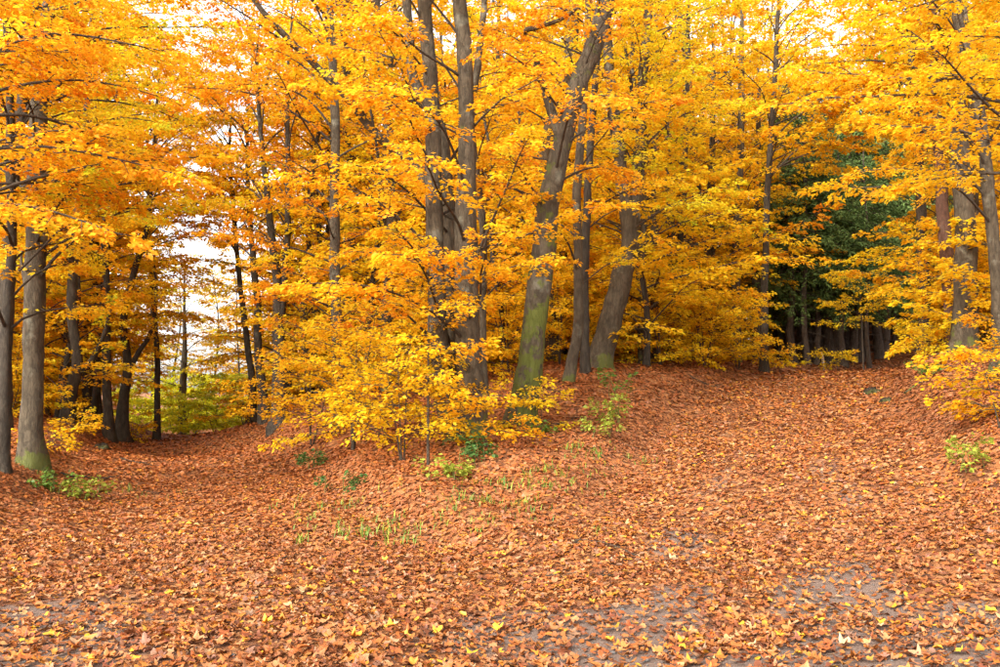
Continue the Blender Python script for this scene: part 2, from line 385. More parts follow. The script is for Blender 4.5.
def limb_sprays(pts, q, frm=.25, gap=.17, l0=.75, dens=1.0):
    """side twigs in a level plate along a limb -> spray rows and twig lines"""
    seg = np.linalg.norm(np.diff(pts, axis=0), axis=1); cum = np.concatenate([[0], np.cumsum(seg)]); T = cum[-1]
    s = frm * T + q.uniform(0, gap); side = 1; rows, twigs = [], []
    while s < T:
        p = np.array([np.interp(s, cum, pts[:, k]) for k in range(3)])
        p2 = np.array([np.interp(min(s + .1, T), cum, pts[:, k]) for k in range(3)]); p1 = np.array([np.interp(max(s - .1, 0), cum, pts[:, k]) for k in range(3)])
        t = unit(p2 - p1); hz = np.array([-t[1], t[0], 0]); hz = unit(hz)
        f = s / T
        if q.uniform() < dens:
            a = math.radians(q.uniform(35, 65))
            d = unit(t * math.cos(a) + hz * side * math.sin(a) + np.array([0, 0, q.normal(-.02, .14)]))
            l = l0 * (1.05 - .55 * f) * q.uniform(.65, 1.3)
            rows.append((*p, *d, l)); twigs.append((p, p + d * l * .5 + np.array([0, 0, .01]), p + d * l * .95 - np.array([0, 0, .1 * l])))
        side = -side; s += gap * q.uniform(.6, 1.5)
    t = unit(pts[-1] - pts[-2]); rows.append((*pts[-1], *t, l0 * .6))
    return rows, twigs

def foliate(root, stems, q, n_limbs, h0, h1, length, weights, leaf=.085, nleaf=30, elev=(15, 50), bias=None, bw=.5, gap=.17, l0=.75,
            dens=1.0, extra=(), limb_mat=None, as_parts=True, low_long=True, thin=.35, rscale=1.0):
    """limbs off the stems + twigs + leaf crown, all in root-local coordinates"""
    rows, tw = [], MB(); lm = limb_mat or M_TWIG; joined = MB(); k = 0
    ga = q.uniform(0, TAU)
    for pts, rad in extra:
        r, t = limb_sprays(pts, q, .2, gap, l0, dens); rows += r
        for a in t: tw.tube(a, (.008, .006, .003), 3, cap=False)
    tot = sum(1 for _ in stems)
    for si, (sp, sr) in enumerate(stems):
        zz = sp[:, 2]
        for i in range(max(1, n_limbs // tot)):
            f = (i + q.uniform(.1, .9)) / max(1, n_limbs // tot)
            h = h0 + (h1 - h0) * f ** 1.15
            if h > zz[-1] - .1 or h < zz[0]: continue
            p = np.array([np.interp(h, zz, sp[:, c]) for c in range(3)]); r = np.interp(h, zz, sr)
            ga += 2.4 + q.normal(0, .35); az = ga
            if bias is not None and q.uniform() < bw: az = bias + q.normal(0, .7)
            L = length * (1.1 - .55 * f if low_long else .6 + .5 * f) * q.uniform(.6, 1.2)
            e = math.radians(q.uniform(*elev)) * (1 + .35 * f)
            pts = limb_path(p, az, e, L, q)
            r0 = min(r * .45, .0075 * L + .006) * rscale
            rr = np.linspace(r0, .006, len(pts))
            pf, rf = resample(pts, rr, .3)
            if as_parts:
                MB().tube(pf, rf, 5).build('limb', lm, root)
            else: joined.tube(pf, rf, 5, cap=False)
            rws, t = limb_sprays(pf, q, thin, gap, l0, dens); rows += rws
            for a in t: tw.tube(a, (.008, .006, .003), 3, cap=False)
    if joined.n: joined.build('branchwork', lm, root, kind='stuff')
    if tw.n: tw.build('twigs', lm, root, kind='stuff')
    c = link('crown', leaf_mesh('crown', np.array(rows), weights, leaf, q, nleaf), M_LEAF if as_parts else M_LEAFV, root)
    return c

def stem_from_px(st, Y, base, sink=.25):
    """(u, v, width px[, dY]) list -> root-local points and radii"""
    pts = np.array([P(s[0], s[1], Y + (s[3] if len(s) > 3 else 0)) for s in st]) - base
    rad = np.array([s[2] * .5 * Y / F for s in st])
    return pts, rad

LEAFCOUNT = [0]
def beech(label, Y, stems, limbs=20, h=(1.5, 12), length=2.8, w=(5, 3, .6, 2, .3), leaf=.09, nleaf=46, bark=None, bias=None, bw=.5,
          bigs=(), seed=1, name='beech_tree', sides=14, top=None, group=None, dens=1.0, gap=.17, l0=.75, thin=.35, elev=(15, 50), cat='tree', rough=.04, flare=.6, low_long=True):
    q = np.random.default_rng(seed)
    b = P(stems[0][0][0], stems[0][0][1], Y); b[2] = gz1(b[0], b[1])
    root = empty(name, b); built = []
    for i, st in enumerate(stems):
        pts, rad = stem_from_px(st, Y, b)
        if i == 0:
            pts[0][2] = min(pts[0][2], 0.0); pts = np.vstack([pts[0] - [0, 0, .3], pts]); rad = np.concatenate([[rad[0]], rad])
        # carry the stem on upwards past what the frame shows
        if top and pts[-1][2] < top and len(st[-1]) < 5:
            d = unit(pts[-1] - pts[-2]); d = unit(d + [0, 0, .6]); hgt = top - pts[-1][2]
            pts = np.vstack([pts, pts[-1] + d * hgt * .5, pts[-1] + d * hgt * .5 + np.array([d[0] * .2, .2, .98]) * hgt * .5]); rad = np.concatenate([rad, [rad[-1] * .65, .012]])
        pf, rf = resample(pts, rad, .22)
        pf[2:] += np.cumsum(q.normal(0, .006, (len(pf) - 2, 3)), 0) * [1, 1, 0]
        o = MB().tube(pf, rf, sides if i == 0 else max(8, sides - 4), rough=rough, flare=flare if i == 0 else .0, seed=seed * 31 + i)
        o = o.build('trunk' if i == 0 else 'stem', bark or M_BARK, root)
        built.append((pf, rf))
    extra = []
    for bg_ in bigs:
        pts, rad = stem_from_px(bg_, Y, b); pf, rf = resample(pts, rad, .2)
        MB().tube(pf, rf, 9, rough=.04, seed=seed).build('limb', bark or M_BARK, root); extra.append((pf, rf))
    foliate(root, built, q, int(limbs * 1.3), h[0], h[1], length, w, leaf, nleaf, bias=bias, bw=bw, extra=extra, dens=dens, gap=gap, l0=l0, thin=thin, elev=elev, low_long=low_long)
    tag(root, label, cat, group)
    return root

R = math.radians
TOW = math.pi        # azimuth towards the camera (sin, cos -> -Y)
# weights: gold, orange, rust, lemon, green
beech('triple-stemmed grey beech with a long crooked limb on the bank between the tracks', 15.5,
      [[(468, 449, 42), (471, 415, 30), (469, 330, 26), (467, 240, 23), (467, 150, 17), (464, 60, 16), (458, 0, 14), (452, -120, 11)],
       [(458, 440, 22, .1), (445, 400, 19, .1), (439, 330, 19), (436, 260, 18), (433, 180, 17), (429, 90, 16), (422, 0, 14), (415, -120, 10)],
       [(462, 436, 22, -.1), (455, 380, 17, .4), (452, 300, 17, .6), (449, 220, 15, .7), (440, 130, 13, .8), (414, 80, 11, .9), (410, 20, 10, 1), (404, -80, 8, 1)]],
      limbs=34, h=(1.3, 9.5), length=3.2, bias=R(215), bw=.45, top=14, seed=11, w=(5, 4.6, 1, 1.6, .2),
      bigs=[[(444, 205, 9), (427, 183, 11), (408, 160, 10), (380, 138, 9, -.2), (345, 95, 8, -.5), (320, 70, 7, -.7), (270, 20, 6, -1), (240, -20, 4, -1.2)]])
beech('leaning mossy beech forking into a bent side limb on the leafy bank', 17,
      [[(519, 442, 36), (523, 410, 29), (532, 350, 26), (541, 270, 24), (548, 200, 22), (562, 140, 21), (575, 90, 19), (592, 45, 18), (604, 0, 17), (612, -100, 13)]],
      limbs=18, h=(3.5, 10), length=3.0, bark=M_MOSSY, top=13, seed=12, w=(3, 6, 2.6, .8, .1), bias=TOW, bw=.35,
      bigs=[[(562, 142, 13), (553, 115, 10), (545, 90, 8), (535, 60, 7), (523, 34, 6), (535, 28, 5, -.3), (560, 20, 4, -.5), (582, 5, 3, -.6)]], rough=.05)
beech('knotted beech bent at the base and splitting into two stems on top of the bank', 23,
      [[(597, 380, 32), (602, 350, 25), (612, 310, 21), (622, 270, 21), (628, 242, 19), (618, 170, 13), (613, 130, 12), (607, 70, 11), (602, 0, 9), (595, -100, 6)],
       [(627, 250, 13), (634, 220, 13), (640, 150, 12), (645, 60, 10), (650, 0, 9), (655, -90, 6)]],
      limbs=24, h=(3, 12), length=2.8, top=15, seed=13, w=(2.5, 1, .2, 3.5, 3.6), bias=TOW, bw=.3, rough=.06)
beech('slim beech pair-stem standing just behind the leaning mossy beech', 20.5,
      [[(566, 398, 14), (573, 360, 11), (580, 320, 10), (579, 260, 9), (578, 200, 9), (583, 130, 8), (588, 50, 7), (590, 0, 6)]],
      limbs=14, h=(2, 11), length=2.4, top=13, seed=14, w=(5, 3, .5, 2, .3))
beech('thin dark-barked beech squeezed between the mossy and the knotted beech', 21.6,
      [[(587, 392, 12), (585, 340, 10), (584, 280, 9), (586, 200, 8), (590, 120, 7), (594, 40, 6)]], limbs=12, h=(3, 11), length=2.2, top=13, seed=15, bark=M_DARK)
beech('stout grey beech half hidden behind the leaning mossy beech', 25,
      [[(553, 392, 20), (549, 330, 17), (541, 240, 16), (540, 170, 16), (552, 115, 15), (567, 55, 14), (572, 0, 12)]], limbs=18, h=(3, 12), length=3, top=15, seed=16, w=(5, 3.5, .8, 1.5, .2))
beech('thin wavy beech stem just beside the triple-stemmed beech', 18.5,
      [[(492, 442, 9), (487, 400, 8), (483, 330, 7), (484, 240, 7), (477, 180, 8), (471, 120, 8), (478, 60, 7), (484, 0, 6)]], limbs=14, h=(1.5, 10), length=2.2, top=12, seed=17, w=(5, 3, .6, 2, .2))
beech('straight beech with orange sprays behind the golden thicket on the bank', 21,
      [[(341, 430, 13), (336, 330, 11), (333, 220, 10), (335, 120, 9), (331, 0, 7)]], limbs=30, h=(1.2, 11.5), length=3.8, top=13, seed=18, low_long=False, w=(3, 6, 2.6, .6, .1), bias=R(265), bw=.5)
beech('beech with a slight kink further back behind the golden thicket', 24.5,
      [[(388, 425, 13), (386, 330, 11), (392, 240, 10), (388, 140, 9), (380, 40, 8)]], limbs=20, h=(1.5, 11), length=2.8, top=14, seed=19, w=(5, 4, 1.2, 1.2, .2))
# beeches lining the level track, bank side
beech('forking beech with arching branches at the bank edge over the level track', 25.5,
      [[(279, 428, 17), (279, 370, 13), (278, 330, 12), (276, 280, 9), (270, 230, 7), (262, 150, 5)], [(279, 335, 8), (284, 290, 7), (288, 230, 6), (290, 150, 5)]],
      limbs=24, h=(4.4, 11), length=3.8, top=12, seed=21, low_long=False, bias=R(265), bw=.55, elev=(35, 62), w=(5, 3.4, .8, 1.8, .3), bark=M_DARK)
beech('dark slender beech next to the forking beech on the bank edge', 28,
      [[(266, 428, 12), (262, 390, 9), (258, 340, 8), (256, 290, 7), (250, 220, 5)]], limbs=18, h=(4.8, 10), length=3.8, top=11, seed=22, low_long=False, bias=R(260), bw=.6, elev=(35, 62), bark=M_DARK)
beech('slimmest dark beech of the cluster at the bank edge above the level track', 30,
      [[(252, 424, 9), (252, 380, 7), (246, 330, 6), (240, 280, 5), (233, 200, 4)]], limbs=16, h=(5.0, 10), length=3.8, top=11, seed=23, low_long=False, bias=R(255), bw=.6, elev=(35, 60), bark=M_DARK, w=(5, 2.5, .5, 2.5, .4))
# beeches on the far side of the level track
beech('thick grey beech with a high fork beside the level track', 15.6,
      [[(30, 480, 30), (31, 440, 23), (33, 380, 20), (35, 300, 20), (37, 200, 19), (42, 110, 17), (47, 60, 15), (52, 0, 12)], [(41, 120, 11), (31, 60, 9), (26, 10, 7), (22, -60, 5)]],
      limbs=28, h=(2.4, 10), length=3.6, top=12, seed=24, bias=R(80), bw=.5, w=(3, 1.6, .2, 3, 3.2))
beech('rough-barked beech close behind the thick grey beech', 14.6,
      [[(3, 492, 17), (3, 400, 11), (6, 320, 10), (10, 240, 9), (8, 120, 8), (2, 0, 6)]], limbs=20, h=(2.0, 9), length=3.0, top=11, seed=25, bias=R(80), bw=.5, w=(5, 2.6, .5, 2, .5), bark=M_DARK)
beech('crooked dark beech with an elbow branch beside the level track', 24,
      [[(65, 436, 15), (70, 395, 12), (77, 370, 12), (76, 345, 10), (71, 315, 10), (73, 250, 9), (80, 180, 7), (85, 100, 5)]],
      limbs=16, h=(3.5, 10), length=3.0, top=12, seed=26, bark=M_DARK, w=(2.5, 1, .2, 3, 3.4), bigs=[[(78, 370, 8), (88, 365, 6), (95, 355, 5), (104, 335, 4, -.3), (110, 310, 3, -.5)]])
beech('upright dark beech between crooked and curved ones beside the level track', 26.5,
      [[(109, 443, 11), (108, 390, 9), (107, 330, 8), (106, 270, 6), (110, 200, 5)]], limbs=14, h=(2.5, 10), length=3, top=11, seed=27, low_long=False, bark=M_DARK, bias=R(90), bw=.4, w=(3, 1, .2, 3, 2.4))
beech('curved dark beech with a hooked side branch beside the level track', 27.5,
      [[(121, 442, 14), (124, 400, 10), (128, 365, 9), (124, 320, 7), (135, 270, 6), (146, 230, 5), (152, 170, 4)]], limbs=16, h=(5.2, 10.5), length=3.8, top=11, seed=28, low_long=False, bark=M_DARK, bias=R(90), bw=.55,
      bigs=[[(128, 372, 6), (140, 350, 5), (150, 335, 4), (155, 310, 4), (156, 285, 3), (152, 250, 2)]], w=(5, 2, .4, 2.6, .6), elev=(30, 60))
beech('whip-thin pole-like beech right at the edge of the level track', 29.5,
      [[(156, 446, 8), (158, 400, 6), (156, 330, 5), (152, 280, 4), (150, 240, 4), (147, 150, 3)]], limbs=12, h=(5.4, 10.5), length=3.6, top=11, seed=29, low_long=False, bark=M_DARK, bias=R(90), bw=.5)
beech('slanting thin beech deep in the row beside the level track', 28,
      [[(91, 430, 8), (97, 380, 7), (101, 330, 6), (104, 260, 5)]], limbs=10, h=(3, 10), length=2.8, top=11, seed=30, bark=M_DARK, w=(4, 1.5, .3, 3, 1))
beech('thin beech behind the crooked dark beech with the elbow branch', 30,
      [[(86, 428, 7), (89, 360, 6), (91, 290, 5)]], limbs=10, h=(2.5, 10), length=2.8, top=11, seed=31, bark=M_DARK, w=(4, 1.5, .3, 3, 1))
beech('pale young tree with thin foliage in the bright clearing where the track ends', 45,
      [[(182, 432, 9), (182, 390, 7), (184, 350, 5), (184, 310, 3)]], limbs=16, h=(2.4, 8), length=3.0, top=9, seed=32, w=(.6, 0, 0, 6, 3), leaf=.12, nleaf=16, gap=.26)
# right of the rising path
beech('stout straight beech with moss on its foot on the bank by the rising path', 22.5,
      [[(963, 364, 38), (964, 340, 25), (964, 280, 22), (963, 220, 20), (958, 150, 18), (955, 80, 16), (955, 0, 14)]], limbs=26, h=(5.2, 11), length=4.2, top=13, seed=33, bias=R(262), bw=.6, w=(6, 2.4, .3, 2.4, .2))
beech('red-brown pine trunk leaning behind the stout mossy-footed beech', 24.5,
      [[(953, 358, 17), (951, 310, 14), (947, 260, 13), (943, 210, 12), (938, 150, 11), (934, 80, 10), (930, 0, 8)]], limbs=6, h=(7, 12), length=2.4, top=15, seed=34, bark=M_PINE, name='pine_tree', w=(.3, .1, 0, .5, 6), flare=.3)
beech('slender smooth beech with a wavy leaning trunk on the bank by the rising path', 19,
      [[(1003, 372, 18), (998, 300, 13), (993, 240, 12), (988, 190, 12), (983, 130, 11), (975, 90, 11), (962, 40, 10), (952, 0, 9), (945, -60, 6)]], limbs=20, h=(2.8, 10), length=3.0, top=12, seed=35, bias=R(225), bw=.45, w=(6, 2.5, .3, 2, .1))
beech('thin grey beech behind the wavy leaning one on the bank', 27.5,
      [[(984, 348, 10), (981, 290, 8), (978, 240, 8), (975, 160, 7)]], limbs=14, h=(3, 11), length=2.6, top=13, seed=36, w=(6, 2, .2, 3, .2))
beech('large beech on the bank near the road fork holding long low boughs over the path', 12.8,
      [[(1085, 430, 34), (1085, 300, 28), (1090, 150, 24), (1080, 0, 20)]], limbs=22, h=(2.8, 7), length=4.0, top=9, seed=37, bias=R(272), bw=.6, w=(6, 2.6, .3, 2, .2), elev=(8, 35))
beech('large beech on the verge near the road fork spreading boughs over the level track', 12.5,
      [[(-95, 520, 36), (-90, 350, 28), (-85, 150, 24), (-80, 0, 20)]], limbs=22, h=(3.0, 7), length=4.0, top=9, seed=38, bias=R(75), bw=.6, w=(3, 6, 1.4, 1, .3), elev=(8, 35))
beech('tall beech leaning its crown over the level track behind the thick grey beech', 20,
      [[(2, 450, 18), (5, 350, 15), (12, 200, 13), (24, 80, 11), (34, 0, 9)]], limbs=22, h=(4.5, 11), length=4.6, top=13, seed=39, low_long=False, bias=R(85), bw=.75, w=(4, 5, 1.8, 1, .2), elev=(20, 50), bark=M_DARK)
beech('spreading beech beside the bend whose crown hides the spruce tops', 30.5,
      [[(764, 374, 9), (765, 280, 7), (768, 180, 6), (774, 80, 5), (778, 0, 4)]], limbs=28, h=(6.2, 12), length=3.8, top=14, seed=40, bark=M_DARK, bias=R(85), bw=.6, w=(5, 2.2, .3, 3, .4), leaf=.11)
beech('tall beech at the back of the bank with boughs before the spruces', 28.5,
      [[(922, 366, 13), (924, 280, 11), (920, 180, 10), (914, 80, 8), (910, 0, 6)]], limbs=26, h=(6.8, 12), length=3.6, top=14, seed=41, bias=R(265), bw=.6, w=(6, 2.6, .3, 2, .2), leaf=.11, bark=M_DARK)
# between the rising path and the thicket
for i, (lab, Y, st, bk, w) in enumerate([
    ('dark straight beech beyond the knotted beech with greenish yellow sprays', 31, [(680, 374, 11), (682, 240, 9), (684, 150, 8), (687, 50, 6)], M_DARK, (2.5, 1.4, .4, 3.2, 3.8)),
    ('grey beech at the rising path bend just before the spruces', 33, [(736, 368, 11), (737, 250, 9), (742, 150, 7), (744, 40, 5)], None, (4, 2.2, .5, 4, .5)),
    ('pale thin beech next to the bend of the rising path', 36, [(757, 366, 10), (756, 250, 8), (758, 160, 6)], None, (4, 2.5, .5, 4, .5)),
    ('pale slim beech behind the knotted beech', 29, [(655, 374, 9), (655, 215, 8), (656, 100, 6)], None, (4, 2, .4, 4, .6)),
    ('thin beech in the middle of the yellow thicket by the rising path', 34, [(713, 370, 9), (712, 200, 7), (715, 90, 5)], None, (4, 2.5, .6, 4, .6))]):
    beech(lab, Y, [st], limbs=20, h=((4.6 if i in (1, 2) else 2.2), 11), length=2.8, top=13, seed=50 + i, bark=bk, w=w, leaf=.1, nleaf=24)

# young beeches and bushes ------------------------------------------------------------
def sapling(label, u, v, Y, height, n, spread, w, seed, leaf=.08, nleaf=24, lean=0, name='beech_sapling', cat='sapling', l0=.5, gap=.14, low=.12, group=None, mat=None, stems=3):
    q = np.random.default_rng(seed); b = P(u, v, Y); b[2] = gz1(b[0], b[1]); root = empty(name, b)
    st = []
    for k in range(stems):
        a = q.uniform(0, TAU); t = q.uniform(.1, .35) * (k > 0) + .06; hh = height * q.uniform(.75, 1.05)
        pts = np.array([(0, 0, -.1), (.03 * math.sin(a), .03 * math.cos(a), .02), (t * .5 * hh * math.sin(a) + lean * hh * .3, t * .5 * hh * math.cos(a), hh * .5), (t * hh * math.sin(a) + lean * hh * .8, t * hh * math.cos(a), hh)])
        pf, rf = resample(pts, (.0065 * height + .005, .0055 * height + .005, .004 * height, .003), .2)
        MB().tube(pf, rf, 6).build('stem', M_TWIG, root); st.append((pf, rf))
    foliate(root, st, q, n, height * low, height * .97, spread, w, leaf, nleaf, elev=(5, 40), gap=gap, l0=l0, thin=.15, rscale=.7)
    return tag(root, label, cat, group)
Y4 = (5, 1.6, .2, 3, .3)
sapling('dense golden beech thicket bush hanging over the level track bank', 352, 463, 16.6, 2.6, 36, 1.7, (6, 2, .2, 3, .3), 70)
sapling('bushy golden sapling at the foot of the triple-stemmed beech', 402, 474, 14.8, 2.0, 32, 1.35, (5, 1, .1, 4, .5), 71)
sapling('golden sapling on the bank crest nearest the forking beech', 312, 446, 20, 2.6, 30, 1.6, (6, 3, .3, 2, .2), 72)
sapling('thin dark-stemmed sapling in front of the triple-stemmed beech', 428, 470, 14.4, 4.2, 24, 1.1, (5, 3, .4, 2, .2), 73, low=.2, stems=1)
sapling('low orange sapling at the base of the triple-stemmed beech', 487, 470, 14.6, .9, 10, .6, (5, 5, .5, 1, .1), 74)
sapling('small yellow sapling at the foot of the mossy beech', 540, 440, 16.2, .95, 12, .6, (4, 1, .1, 5, .6), 75)
sapling('wide lemon-yellow beech bush behind the knotted beech', 662, 378, 26, 2.9, 36, 2.0, (3, .8, .1, 6, .8), 76, leaf=.09, low=.03)
sapling('broad yellow beech bush on the bank crest above the rising path', 705, 374, 27.5, 3.0, 40, 2.1, (4, 1.2, .1, 5, .5), 77, leaf=.09, low=.03)
sapling('yellow-orange bush beside the bend of the rising path', 738, 372, 29.5, 2.3, 26, 1.4, (5, 2.5, .3, 3, .4), 78, leaf=.09, low=.03)
sapling('yellow bush behind the two thin beeches on the bank', 560, 392, 24, 3.0, 34, 1.9, (5, 1.5, .1, 4, .4), 79, leaf=.09, low=.03)
sapling('golden bush deep behind the mossy beech', 510, 405, 23, 3.2, 34, 1.9, (6, 2, .2, 3, .3), 80, leaf=.09, low=.03)
sapling('golden bush behind the triple-stemmed beech', 440, 415, 22, 3.2, 36, 2.0, (6, 2.4, .3, 2.4, .3), 81, leaf=.09, low=.03)
sapling('young layered beech with bright yellow tiers in front of the spruces', 864, 369, 32, 4.3, 20, 1.7, (4, .6, 0, 5, .3), 82, leaf=.1, low=.35, stems=1, l0=.6)
sapling('orange-yellow bush on the bank beside the rising path', 1003, 452, 12.2, 1.25, 22, .75, (5, 4, .6, 2, .3), 83)
sapling('tall golden sapling on the bank below the wavy leaning beech', 1016, 392, 16.0, 1.3, 16, .7, (5, 3.5, .5, 2, .2), 84)
sapling('small yellow-green sapling at the foot of the stout mossy-footed beech', 925, 372, 23.5, 1.0, 16, .8, (3, .6, 0, 5, 1.6), 85)
sapling('low yellow seedling clump beside the thick grey beech', 48, 474, 17.5, .5, 9, .45, (4, 2.6, .4, 3, 1.2), 86)
sapling('leafy orange sapling below the crooked dark beech', 72, 452, 21.5, .7, 12, .6, (5, 3, .4, 3, .6), 87)
sapling('yellow sapling between dark trunks at the level track edge', 132, 442, 28.5, 1.0, 14, .7, (5, 2, .2, 4, .6), 88, leaf=.09)
sapling('ochre sapling at the foot of the slimmest dark beech', 244, 430, 30, 1.6, 20, 1.1, (6, 3, .3, 2, .4), 89, leaf=.09)
sapling('round green bush where the level track runs into the clearing', 215, 436, 40, 2.7, 32, 1.8, (.1, 0, 0, 5, 6), 90, leaf=.12, name='green_shrub', cat='shrub', low=.05)
sapling('low yellow-green bush beside the round green bush at the clearing', 180, 437, 41.5, 1.9, 24, 1.5, (.1, 0, 0, 6, 5), 91, leaf=.12, name='green_shrub', cat='shrub', low=.05)
for i, (u_, v_, Y_, h_, lab) in enumerate([(146, 436, 45, 2.6, 'lime-green bush at the clearing edge beside the pole-like beech'), (240, 432, 45, 3.0, 'lime-green bush at the clearing edge below the bank cluster'),
                                        (196, 428, 51, 3.4, 'tall lime-green bush in the middle of the clearing'), (170, 428, 54, 3.2, 'yellow-green bush at the back of the clearing near the pale young tree'), (222, 426, 55, 3.4, 'yellow-green bush at the back of the clearing away from the pale young tree')]):
    sapling(lab, u_, v_, Y_, h_, 30, 2.2, (.1, 0, 0, 5, 6), 95 + i, leaf=.14, name='green_shrub', cat='shrub', low=.02, l0=.6)
sapling('tiny yellow seedling at the edge of the rising path before the spruces', 780, 371, 31.5, .9, 10, .7, (4, 1, .1, 5, .8), 92, leaf=.09)
sapling('pair of yellow twiggy seedlings under the layered beech', 838, 368, 33, 1.0, 10, .8, (4, 1, .1, 5, .8), 93, leaf=.09)

# ------------------------------------------------------------------ background woods: slim beeches, copied
def filler_proto(seed, hgt, r, limbs, length, w, h0=1.5, bias=None):
    q = np.random.default_rng(seed); root = empty('beech_tree', (0, 0, 0))
    pts = [np.array((0, 0, -.3)), np.array((0, 0, .0))]; d = np.zeros(2)
    for k in range(1, 7):
        d = d + q.normal(0, .14, 2); pts.append(np.array((d[0], d[1], hgt * k / 6)))
    rad = np.concatenate([[r * 1.2, r * 1.1], np.linspace(r, .02, 6)])
    pf, rf = resample(pts, rad, .5)
    MB().tube(pf, rf, 9, rough=.04, flare=.5, seed=seed).build('trunk', M_DARK if seed % 2 else M_BARK, root)
    foliate(root, [(pf, rf)], q, int(limbs * 1.35), h0, hgt * .92, length, w, .122, 30, bias=bias, bw=.5, gap=.2, l0=.95, as_parts=False, limb_mat=M_TWIG, elev=(15, 50))
    return root
def copy_tree(o, parent=None):
    c = o.copy(); col.objects.link(c); c.parent = parent
    for ch in list(o.children): copy_tree(ch, c)
    return c
protos = [filler_proto(100, 13, .13, 34, 3.0, (5, 3, .6, 2, .3)), filler_proto(101, 12, .10, 30, 2.8, (5, 2, .3, 3.5, .5)),
          filler_proto(102, 14, .17, 36, 3.4, (5, 4, 1, 1.5, .2)), filler_proto(103, 11, .08, 28, 2.6, (4, 1.5, .2, 4, 1.0)),
          filler_proto(104, 13, .12, 36, 3.2, (5, 3, .5, 2.5, .2), h0=.8), filler_proto(105, 9, .07, 30, 2.6, (4, 2, .2, 4, .5), h0=.5)]
usedp = set()
LOOK = ['grey-barked golden', 'dark-barked yellow', 'stout grey-barked orange', 'thin dark-barked lemon-yellow', 'low-branched grey-barked golden', 'short dark-barked yellow']
DEEP = {'level': 'far back from the level track', 'mid': 'far back behind the bank crest', 'rise': 'far back on the slope above the rising path'}
GRP = {'level': ('beech in the woods beyond the level track verge', 'beeches in the woods beside the level track'),
       'mid': ('beech close behind the bank bushes between the two tracks', 'beeches in the woods between the tracks'),
       'rise': ('beech in the woods above the rising path bank', 'beeches in the woods beside the rising path')}
def place(k, x, y, rz, s, key):
    o = protos[k] if k not in usedp else copy_tree(protos[k]); usedp.add(k)
    o.location = (x, y, gz1(x, y)); o.rotation_euler = (0, 0, rz); o.scale = (s, s, s)
    if y < 42: tag(o, LOOK[k] + ' ' + GRP[key][0], 'tree', LOOK[k] + ' ' + GRP[key][1])
    else: tag(o, LOOK[k] + ' beech ' + DEEP[key], 'tree', LOOK[k] + ' beeches ' + DEEP[key])
placed = []
def try_place(x, y, mind):
    if any((x - a) ** 2 + (y - b) ** 2 < mind * mind for a, b in placed): return False
    if dpath(x, y, LEFT) < 3.0 or dpath(x, y, RIGHT) < 3.4: return False
    u = 500 + F * x / y
    if 118 < u < 262 and y > 36: return False                    # the clearing at the end of the level track
    if math.hypot(x + 16, y - 50) < 13: return False
    if 742 < u < 948 and 28 < y < 62: return False               # the spruce stand
    placed.append((x, y)); return True
q = np.random.default_rng(5); cnt = 0
for it in range(4000):
    y = q.uniform(46, 74) if it > 900 else (q.uniform(24, 72) if it > 400 else q.uniform(24, 44)); x = q.uniform(-.62, .62) * y
    if y < 30 and abs(x) > 12: pass
    mind = 2.0 if y < 40 else 2.6
    if not try_place(x, y, mind): continue
    key = 'level' if x < np.interp(y, LEFT[:, 1], LEFT[:, 0]) else ('rise' if x > np.interp(y, RIGHT[:, 1], RIGHT[:, 0]) else 'mid')
    place(int(q.integers(0, 6)), x, y, q.uniform(0, TAU), q.uniform(.85, 1.2) * float(np.interp(y, [24, 34, 48, 74], [1, 1.12, 1.4, 1.75])), key); cnt += 1
    if cnt >= 205: break
for (x, y) in [(-15, 18), (-13, 20.5), (-18, 22), (-12.5, 26), (-16.5, 27), (14, 16), (17, 19), (14.5, 23), (16, 27), (13.5, 29)]:
    place(int(q.integers(0, 6)), x, y, q.uniform(0, TAU), q.uniform(.85, 1.1), 'level' if x < 0 else 'rise'); cnt += 1

for (x, y, k) in [(-13.2, 31.5, 0), (-16.2, 36, 2), (-6.2, 33, 2), (-15.6, 33, 3), (-5.6, 30, 1), (-20, 66, 3), (-24, 69, 3), (-16.5, 61, 3), (-21.5, 59, 3), (-13.2, 62, 3), (-29, 72, 5), (-17, 73, 3)]:
    place(k, x, y, q.uniform(0, TAU), q.uniform(.9, 1.1) * (1.05 if y > 55 else 1), 'level' if x < np.interp(y, LEFT[:, 1], LEFT[:, 0]) else 'mid')
# tall trees whose high crowns close the canopy over the level track
def high_proto(seed):
    q_ = np.random.default_rng(seed); root = empty('beech_tree', (0, 0, 0))
    pf, rf = resample([(0, 0, -.3), (0, 0, 0), (.1, .1, 5), (-.1, .2, 10), (.1, .1, 15), (0, 0, 19)], (.2, .18, .15, .12, .08, .02), .5)
    MB().tube(pf, rf, 10, rough=.04, flare=.5, seed=seed).build('trunk', M_DARK, root)
    foliate(root, [(pf, rf)], q_, 54, 7.0, 18, 4.6, (5, 4, 1.2, 1.6, .3), .125, 30, gap=.22, l0=.95, as_parts=False, limb_mat=M_TWIG, elev=(10, 45), low_long=True)
    return root
hp = high_proto(120)
for i, (x, y) in enumerate([(-15.0, 34.5), (-6.4, 34.5), (-13.4, 29.6), (-4.6, 28.5)]):
    o = hp if i == 0 else copy_tree(hp); o.location = (x, y, gz1(x, y)); o.rotation_euler = (0, 0, q.uniform(0, TAU)); sc_ = q.uniform(.9, 1.08); o.scale = (sc_,) * 3
    tag(o, 'tall bare-stemmed beech whose high crown closes over the level track', 'tree', 'tall beeches arching over the level track')
